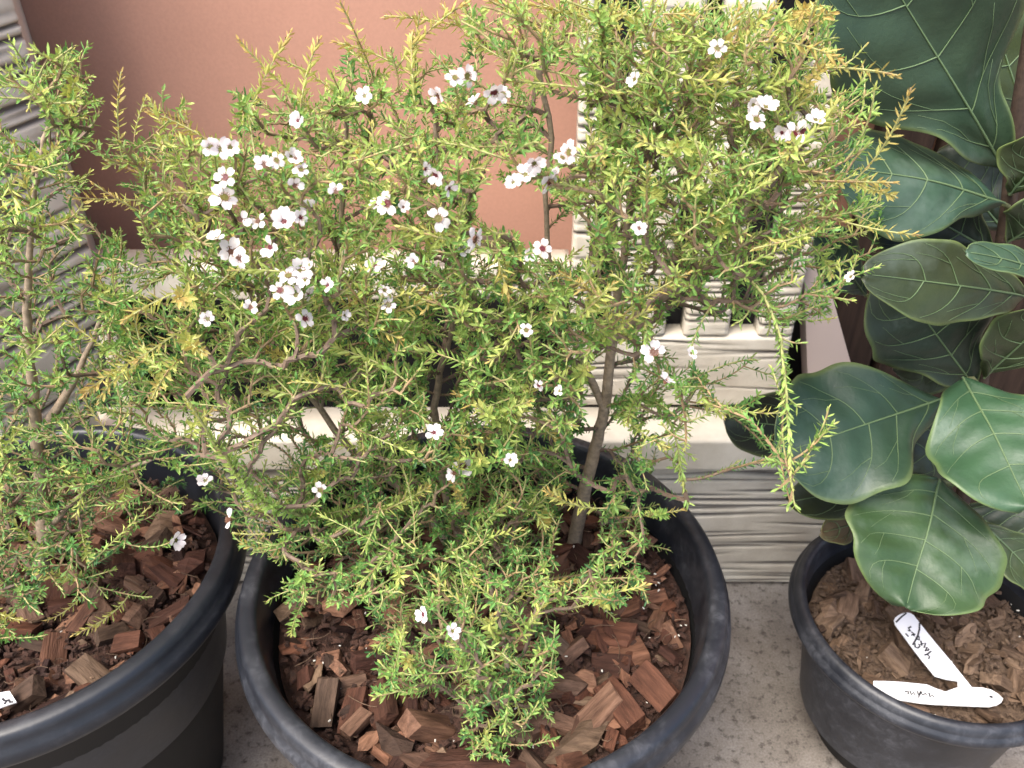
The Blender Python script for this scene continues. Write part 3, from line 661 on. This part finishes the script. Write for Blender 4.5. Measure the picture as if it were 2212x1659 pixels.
# tips that stand out of the outline: x, y, kind, depth
TIPS = [(262, 155, 'gold', .52), (318, 240, 'gold', .53), (225, 345, 'gold', .52), (150, 425, 'gold', .50), (255, 350, 'long', .54), (200, 395, 'gold', .50), (515, 85, 'long', .55), (627, 72, 'long', .56), (590, 120, 'long', .58), (385, 290, 'gold', .55), (500, 300, 'gold', .53), (735, 5, 'gold', .56),
 (690, 85, 'long', .56), (720, 90, 'long', .58), (830, 35, 'long', .57), (907, 25, 'long', .56), (890, 70, 'long', .55), (960, 130, 'long', .57), (1010, 5, 'gold', .56), (1055, 0, 'gold', .55), (955, 10, 'long', .57), (1130, 10, 'long', .56), (1165, 5, 'long', .55),
 (1235, 10, 'long', .56), (1330, 5, 'long', .55), (1420, 20, 'long', .53), (1500, 30, 'gold', .50), (1600, 10, 'gold', .50), (1680, 5, 'gold', .51), (1740, 20, 'gold', .50), (1800, 30, 'gold', .49), (1785, 140, 'gold', .47), (1815, 130, 'gold', .47),
 (1945, 165, 'gold', .46), (1968, 190, 'gold', .455), (1890, 185, 'green', .46), (1880, 310, 'green', .47), (1935, 395, 'gold', .46), (1935, 425, 'long', .46), (1985, 508, 'long', .455), (1845, 650, 'green', .46), (1850, 560, 'green', .47),
 (1485, 590, 'gold', .44), (1665, 790, 'green', .425), (1730, 880, 'green', .41), (1800, 915, 'green', .405), (1765, 950, 'green', .405), (1745, 1010, 'green', .40), (1675, 1060, 'green', .40), (1700, 1095, 'green', .392), (1735, 740, 'green', .43), (1790, 880, 'green', .408), (1780, 935, 'green', .402), (1640, 850, 'fill', .49), (1560, 830, 'fill', .53), (1600, 880, 'fill', .52), (1520, 810, 'fill', .54), (1650, 1000, 'green', .46), (1490, 1090, 'green', .50), (1450, 1010, 'green', .51), (1500, 990, 'green', .50), (1425, 960, 'green', .52), (1560, 480, 'long', .44), (1720, 1098, 'green', .39), (1690, 930, 'green', .41), (1750, 985, 'green', .40), (1660, 720, 'green', .49), (1480, 1100, 'long', .50), (1465, 1040, 'green', .5),
 (180, 855, 'gold', .43), (290, 780, 'long', .42), (270, 690, 'long', .43), (385, 645, 'gold', .42), (290, 670, 'long', .50), (440, 760, 'long', .41), (560, 950, 'green', .43), (300, 950, 'green', .52), (210, 870, 'gold', .43), (330, 860, 'long', .41),
 (870, 735, 'long', .44), (915, 680, 'long', .44), (985, 850, 'long', .45), (1000, 930, 'long', .45), (1020, 990, 'long', .46), (1085, 990, 'green', .46), (1225, 960, 'gold', .46), (1180, 1060, 'long', .45), (985, 1030, 'gold', .46), (590, 1200, 'gold', .47), (520, 1170, 'long', .47), (535, 1060, 'gold', .5),
 (575, 1300, 'green', .47), (630, 1370, 'green', .45), (840, 1405, 'long', .44), (1240, 1255, 'gold', .455), (1145, 1340, 'green', .45), (870, 1500, 'green', .43), (1115, 1480, 'long', .41), (1085, 1640, 'long', .37), (1065, 1560, 'green', .39), (1050, 1480, 'green', .41), (1120, 1430, 'long', .42), (1140, 1530, 'green', .40),
 (1450, 1190, 'green', .54), (1390, 1290, 'green', .52), (1340, 1350, 'green', .50), (1300, 1240, 'green', .52), (1170, 1130, 'long', .47), (1420, 1090, 'green', .55), (700, 640, 'gold', .46), (560, 740, 'gold', .46), (1210, 590, 'gold', .43), (1100, 640, 'gold', .43), (950, 640, 'gold', .44)]
FLOWERS = [(475, 325, 50, 1), (490, 385, 45, 0), (483, 432, 58, 1), (615, 485, 62, 0), (590, 535, 48, 0), (495, 545, 58, 2), (520, 475, 44, 2), (645, 590, 62, 1), (605, 630, 42, 0), (645, 640, 54, 1), (712, 617, 38, 0), (655, 690, 44, 0), (648, 263, 40, 0), (570, 360, 46, 2), (625, 340, 40, 1), (650, 370, 36, 1), (635, 400, 38, 2), (725, 415, 38, 2), (670, 455, 44, 2),
 (840, 440, 52, 0), (815, 445, 34, 0), (945, 475, 56, 1), (1018, 515, 58, 2), (945, 375, 48, 0), (915, 365, 32, 0), (965, 405, 40, 0), (1005, 165, 48, 1), (982, 172, 40, 1), (1065, 195, 50, 0), (950, 205, 42, 2), (1030, 225, 40, 1), (790, 210, 40, 1), (1135, 382, 52, 1), (1180, 390, 54, 0), (1150, 348, 48, 1), (1235, 330, 52, 1), (1212, 345, 40, 1), (1170, 540, 44, 0), (1145, 550, 36, 0), (1135, 715, 34, 1), (1000, 545, 36, 1), (895, 565, 38, 2), (810, 575, 40, 0), (840, 660, 38, 1), (830, 630, 30, 1),
 (1375, 175, 36, 1), (1550, 105, 36, 1), (1650, 238, 54, 1), (1630, 262, 46, 1), (1710, 295, 56, 0), (1738, 285, 46, 0), (1760, 265, 44, 1), (1412, 762, 54, 2), (1490, 765, 30, 1), (1435, 828, 42, 0), (1160, 835, 30, 0), (1210, 845, 26, 1), (937, 937, 44, 0), (1000, 1010, 46, 2), (985, 1022, 38, 2), (1100, 995, 34, 1), (690, 1060, 34, 1), (500, 1125, 44, 2), (445, 1040, 34, 1), (918, 1327, 40, 0), (975, 1365, 38, 1), (540, 665, 34, 2), (450, 690, 34, 1), (1380, 495, 34, 2), (1840, 600, 26, 1), (740, 680, 30, 1), (455, 318, 40, 1), (498, 318, 38, 1), (600, 345, 36, 1), (640, 345, 34, 2), (560, 480, 36, 2), (645, 470, 38, 0), (470, 520, 40, 1), (515, 560, 44, 2), (625, 600, 46, 1), (665, 605, 44, 1), (670, 640, 36, 0), (870, 450, 34, 2), (1110, 395, 40, 1), (1205, 375, 36, 0), (1085, 205, 36, 1), (1690, 285, 44, 0), (1625, 225, 36, 1)]
def ysamp_c(x, y, rng, front):
    ang = PITCH + math.atan((y-829.5)/F); hit = (CAM_Z-SOIL_C)/math.tan(ang)      # depth where the sight line meets the mulch
    side = ((x-1080)/900.0)**2
    lo = .425 + .05*side; hi = .70 - .06*side
    if y < 300: lo += .04
    hi = min(hi, hit-.015)
    if y > 1000: lo = max(.36, min(lo+.03, hit-.17))
    if hi < lo + .015: lo = hi-.03
    if front: return lo - .012 + (hi-lo)*rng.uniform(.0, .09)
    return lo + (hi-lo)*rng.random()**1.1
b0 = on_z(1235, 1195, SOIL_C-.01)
STEMS = [
 [b0, at(1268, 1040, .60), at(1305, 880, .595), at(1322, 740, .59), at(1345, 560, .585), at(1362, 420, .575), at(1400, 250, .55), at(1430, 120, .54)],
 [at(1322, 730, .59), at(1400, 662, .57), at(1480, 605, .545), at(1600, 470, .51), at(1720, 330, .49)],
 [on_z(1000, 1225, SOIL_C-.01), at(905, 1090, .60), at(762, 975, .60), at(690, 880, .595), at(610, 760, .57), at(520, 600, .55), at(400, 440, .54)],
 [on_z(1010, 1215, SOIL_C-.01), at(960, 1050, .62), at(940, 880, .62), at(962, 760, .61), at(988, 640, .60), at(960, 460, .59), at(940, 260, .58)],
 [at(1305, 880, .595), at(1225, 700, .58), at(1180, 500, .57), at(1190, 300, .565), at(1160, 130, .56)],
 [at(690, 880, .595), at(720, 640, .59), at(740, 420, .585), at(750, 220, .575)],
 [at(905, 1090, .60), at(760, 1120, .52), at(580, 1090, .46), at(470, 960, .43), at(400, 860, .42)],
 [at(1480, 605, .545), at(1590, 585, .485), at(1672, 680, .44), at(1697, 850, .41), at(1712, 1060, .395)],
 [at(1305, 880, .595), at(1400, 860, .55), at(1455, 930, .51), at(1478, 1060, .50)],
 [on_z(1060, 1240, SOIL_C-.01), at(1050, 1200, .54), at(1060, 1270, .485), at(1090, 1380, .435), at(1095, 1480, .405)],
]
grow('flowering_shrub', 'white flowered needle leaved shrub in the large dusty black pot', Vector((b0.x, b0.y, SOIL_C)), STEMS, GRID, TIPS, FLOWERS, ysamp_c, 21, 9.0, 288, sprigs=(6, 7, 8), gaps=(((1235, 1190), (1275, 1040), 42), ((1275, 1040), (1318, 780), 36), ((945, 880), (962, 760), 28), ((750, 970), (690, 880), 28), ((1100, 430), (1210, 500), 55), ((1220, 180), (1225, 300), 40), ((1490, 700), (1640, 860), 50)))

# the neighbour in the glossy pot
GRID_L = G('', '0:1 1:2', '0:1 1:3', '0:3 1:2', '0:3 1:1', '0:3 1:1 2:2', '0:2 1:2 2:3', '0:1 1:2 2:3', '0:3 1:3 2:2', '0:5 1:4 2:2', '0:7 1:6 2:4 3:2', '0:6 1:4 2:1', '0:4 1:2', '0:1')
for r in GRID_L:
    if 0 in r: r[-1] = r[0]
TIPS_L = [(20, 85, 'green', .56), (120, 125, 'green', .55), (165, 130, 'green', .55), (200, 165, 'green', .54), (220, 220, 'green', .54), (215, 240, 'green', .54), (130, 470, 'green', .50), (30, 310, 'long', .48), (40, 470, 'long', .47), (200, 600, 'long', .52), (235, 700, 'green', .56), (260, 660, 'green', .56), (250, 520, 'green', .57), (300, 545, 'green', .58), (145, 690, 'long', .52),
 (390, 990, 'green', .49), (560, 960, 'green', .47), (350, 945, 'green', .51), (310, 1010, 'green', .5), (210, 1040, 'long', .5), (100, 1340, 'long', .47), (160, 1370, 'long', .46), (50, 1340, 'long', .46), (325, 1290, 'green', .50), (250, 1230, 'green', .50), (230, 1290, 'green', .5), (60, 1230, 'long', .47), (10, 1350, 'green', .46), (180, 860, 'long', .50)]
def ysamp_l(x, y, rng, front):
    ang = PITCH + math.atan((y-829.5)/F); hit = (CAM_Z-SOIL_L)/math.tan(ang)
    hi = min(.66, hit-.02); lo = max(.40, min(.46, hit-.14))
    return lo + (hi-lo)*(rng.uniform(0, .1) if front else rng.random())
bl = on_z(85, 1300, SOIL_L-.01)
STEMS_L = [[bl, at(95, 1150, .555), at(80, 950, .56), at(60, 700, .56), at(70, 450, .56), at(110, 250, .555)],
           [at(90, 1080, .555), at(-60, 900, .55), at(-130, 600, .54), at(-120, 300, .54)],
           [at(80, 950, .56), at(170, 800, .56), at(230, 650, .565)],
           [bl, at(20, 1260, .52), at(-80, 1180, .5)],
           [at(95, 1150, .555), at(190, 1060, .53), at(330, 990, .505)]]
grow('green_shrub', 'green needle leaved shrub in the glossy black pot beside the angled bench side', Vector((bl.x, bl.y, SOIL_L)), STEMS_L, GRID_L, TIPS_L, [(375, 1165, 44, 1)], ysamp_l, 33, 9.0, 220, youth0=-.03)

# ------------------------------------------------------------------ large leaved fig
def af(x, y, Y): return at(x, y, Y*1.248)      # the fig stands further back than the shrubs
def m_fig():
    m, n, l, b = new_mat('fig_leaf'); a = n.new('ShaderNodeAttribute'); a.attribute_name = 'Col'; c = objcoord(n)
    nz = noise(n, l, 28, 5, .65, c); r = ramp(n, [(.3, (.72, .78, .78)), (.72, (1.25, 1.2, 1.2))]); l.new(nz.outputs[0], r.inputs[0])
    x = mixc(n, l, 1.0, a.outputs['Color'], r.outputs[0], 'MULTIPLY')
    d = noise(n, l, 9, 5, .7, c); r2 = ramp(n, [(.55, (0, 0, 0)), (.8, (.35, .35, .35))]); l.new(d.outputs[0], r2.inputs[0])
    l.new(mixc(n, l, r2.outputs[0], x, (.20, .25, .22)), b.inputs['Base Color']); b.inputs['Roughness'].default_value = .5
    f = noise(n, l, 130, 3, .6, c); bump(n, l, b, f.outputs[0], .35, .0015); return m
M_FIG, M_VEIN = m_fig(), m_simple('fig_vein', (.105, .16, .075), .5)
FIGB = on_z(2020, 1340, SOIL_R-.005)
fig = empty('fig_plant', Vector((FIGB.x, FIGB.y, SOIL_R))); tag(fig, 'fiddle leaf fig with large dark green veined leaves', 'plant')
TR = [FIGB, af(2065, 1150, .515), af(2105, 950, .535), af(2120, 820, .54), af(2150, 640, .545), af(2178, 450, .55), af(2195, 280, .55), af(2230, 60, .55), af(2250, -60, .55)]
vs, F_, cols = [], [], []
tube(vs, F_, cols, [p-fig.location for p in TR], [.0075, .007, .0075, .0065, .007, .0065, .0065, .006, .006], [(.055, .034, .022)]*len(TR), 12)
link('trunk', mesh('trunk', vs, F_, True, cols), M_TWIG, fig)
def fig_leaf(base, tip, width, face, col, droop=.1, cup=.12, wave=.11, shape=.62, seed=0, stalk=None, bendside=0.0, basee=.75, waist=.12):
    """base, tip: points; width metres; face: the way the upper side looks"""
    rng = random.Random(seed); nu, nv = 46, 23; ax = tip-base; L = ax.length; t = ax.normalized()
    n = (face - t*face.dot(t)).normalized(); s = t.cross(n)
    def half(u):       # fiddle outline: broad beyond the middle, narrow at the stalk
        b = math.sin(math.pi*min(1, max(0, u))**shape_e)**(.5 if u > shape else basee)
        return width*.5*b*(1 - waist*math.exp(-((u-.28)/.12)**2))*(1 + .035*math.sin(u*13+ph2) + .02*math.sin(u*29+ph2*2))
    ph2 = rng.uniform(0, 6.28)
    shape_e = math.log(.5)/math.log(shape)
    ph = rng.uniform(0, 6.28)
    def P(u, v):
        h = half(u); y = v*h
        z = cup*abs(v)**1.6*h + droop*L*(-(u-.0)**2) + droop*L*u + wave*width*.5*abs(v)**2*math.sin(u*11+ph+(1.7 if v > 0 else 0)) + .010*width*math.sin(u*9+v*5+ph) + .016*width*min(1, 6*abs(v))*(1-abs(v)**4)*(.5-.5*math.cos(6.2832*(u-.17*abs(v)-.12)/.19))
        return base + t*(u*L) + s*(y + bendside*L*math.sin(math.pi*u)) + n*z
    V, Fc, Cc = [], [], []
    c0 = np.array(col)*np.array((.58, .55, .43))
    for i in range(nu):
        for j in range(nv):
            u, v = .004+.992*i/(nu-1), j/(nv-1)*2-1
            V.append(P(u, v)-fig.location); e = max(0, abs(v)-.9)/.1
            Cc.append(tuple(c0*(1-.35*e) + np.array((.20, .26, .08))*.5*e))
    for i in range(nu-1):
        for j in range(nv-1):
            a = i*nv+j; Fc.append((a, a+1, a+nv+1, a+nv))
    o = link('leaf', mesh('leaf', V, Fc, True, Cc), M_FIG, fig)
    sm = o.modifiers.new('thick', 'SOLIDIFY'); sm.thickness = .0007; sm.offset = 0
    V2, F2, C2 = [], [], []
    def vein(q, r0, r1):
        pts = [P(u, v)-fig.location+n*.0008 for u, v in q]; k = len(pts)
        tube(V2, F2, C2, pts, [r0+(r1-r0)*i/(k-1) for i in range(k)], [(0, 0, 0)]*k, 5)
    vein([(.0+.96*i/16, 0) for i in range(17)], .0013, .0003)
    for k, u0 in enumerate((.12, .30, .50, .70)):
        for sg in (-1, 1):
            uo = u0 + rng.uniform(-.015, .015); q = []
            for i in range(9):
                f = i/8; q.append((min(.97, uo + f*.11 + .13*f*f*f), sg*(f**.9)*.90))
            vein(q, .0006, .00015)
            if rng.random() < .8:
                q0 = q[4]; vein([q0] + [(min(.98, q0[0]+.045*f+.02*f), q0[1]+sg*(.05*f if f < 2 else .06*f)) for f in (1, 2, 3)], .0003, .00012)
    link('veins', mesh('veins', V2, F2, True), M_VEIN, o)
    if stalk is not None:
        vs, F_, cols = [], [], []; m = (stalk+base)*.5 + Vector((0, 0, .004))
        tube(vs, F_, cols, [p-fig.location for p in (stalk, m, base+t*L*.02)], [.0028, .0022, .0018], [(.16, .17, .07)]*3, 8); link('stalk', mesh('stalk', vs, F_, True, cols), M_TWIG, fig)
def W(px, p): # width in metres of px pixels at point p
    return px/F*(ray(1106, 829).normalized().dot(p-Vector((0, 0, CAM_Z))))
V_ = Vector
DK, TEAL, OLV, BRT = (.030, .062, .036), (.042, .095, .068), (.045, .075, .022), (.065, .17, .065)
def L_(b, t, wpx, face, col, **k):
    B, T = af(*b), af(*t); fig_leaf(B, T, W(wpx, (B+T)*.5), V_(face), col, **k)
L_((2172, 372, .55), (1830, -190, .525), 400, (-.3, -1, .35), (.036, .080, .050), droop=.10, cup=.08, seed=1, waist=.3, wave=.14, stalk=af(2186, 400, .55))
L_((2230, 330, .575), (2110, -60, .60), 240, (.2, -1, .2), (.055, .085, .018), seed=2, stalk=af(2200, 350, .55))
L_((2170, 440, .54), (1800, 360, .525), 250, (-.1, -.75, .9), (.040, .100, .065), droop=.20, cup=-.30, seed=3, stalk=af(2178, 470, .55))
L_((2150, 545, .555), (1890, 400, .56), 230, (-.2, -1, .1), (.020, .038, .030), seed=4, stalk=af(2165, 540, .547))
L_((1870, 640, .585), (1760, 505, .56), 120, (-.2, -.8, .7), (.035, .100, .085), seed=5, stalk=af(2130, 690, .57))
L_((2215, 640, .52), (1862, 592, .475), 175, (.0, -.8, .5), (.050, .075, .034), droop=.22, basee=.5, cup=.1, seed=6, stalk=af(2146, 690, .543))
L_((2290, 600, .50), (2085, 545, .46), 80, (0, -.6, .9), (.060, .135, .095), seed=7, stalk=af(2160, 600, .546))
L_((2100, 828, .54), (1925, 590, .525), 255, (-.25, -1, .25), (.026, .052, .040), droop=.08, cup=.10, seed=8, basee=.6, stalk=af(2118, 840, .54))
L_((2040, 860, .525), (1672, 985, .465), 300, (-.1, -.75, .85), (.034, .085, .055), droop=.10, cup=.10, wave=.16, seed=9, basee=.6, waist=.22, stalk=af(2112, 880, .537))
L_((1850, 930, .585), (1562, 905, .56), 150, (-.1, -1, .4), (.020, .030, .022), seed=10, stalk=af(2090, 960, .54))
L_((2080, 815, .51), (2225, 1100, .40), 290, (-.25, -.8, .7), (.050, .130, .075), droop=.10, cup=.08, seed=11, basee=.42, waist=.16, wave=.15, stalk=af(2116, 835, .538))
L_((2060, 1010, .53), (1700, 1085, .49), 120, (0, -.75, .6), (.028, .042, .014), droop=.1, seed=12, stalk=af(2096, 1000, .53))
L_((2030, 1035, .475), (1955, 1315, .395), 345, (-.05, -.75, .8), (.045, .105, .042), droop=.08, cup=.06, wave=.09, shape=.55, seed=13, basee=.5, waist=.05, stalk=af(2085, 1060, .524))
L_((2110, 1120, .50), (2260, 1270, .46), 110, (.1, -.7, .8), (.060, .095, .030), seed=14, stalk=af(2078, 1100, .518))
L_((1880, 1120, .53), (1772, 1150, .47), 70, (.2, -.8, .7), (.13, .10, .05), seed=15, stalk=af(2060, 1170, .512))
L_((2125, 815, .53), (2290, 640, .50), 220, (.1, -1, .2), (.034, .060, .018), seed=16, stalk=af(2124, 810, .54))
L_((2110, 950, .56), (2260, 880, .57), 120, (.1, -.9, .4), (.028, .050, .02), seed=17, stalk=af(2106, 950, .536))

L_((2100, 1010, .56), (1850, 1090, .57), 130, (0, -.9, .4), (.026, .040, .015), seed=18, stalk=af(2098, 1000, .532))
L_((2125, 720, .575), (1930, 800, .60), 170, (-.1, -.9, .3), (.022, .040, .018), seed=19, stalk=af(2138, 720, .543))
L_((2170, 500, .58), (2020, 330, .61), 200, (.1, -1, .2), (.022, .042, .022), seed=20, stalk=af(2172, 500, .548))
L_((2180, 420, .52), (2300, 250, .50), 200, (.1, -.9, .3), (.040, .070, .020), seed=21, stalk=af(2182, 420, .55))

L_((2175, 520, .535), (2330, 420, .50), 190, (.1, -.8, .6), (.032, .060, .028), seed=22, stalk=af(2172, 520, .548))
L_((2105, 900, .545), (1960, 1010, .52), 170, (-.1, -.8, .5), (.026, .046, .022), seed=23, stalk=af(2108, 900, .536))
L_((2070, 1090, .53), (2230, 1190, .50), 170, (.1, -.8, .5), (.036, .060, .028), seed=24, stalk=af(2080, 1090, .522))
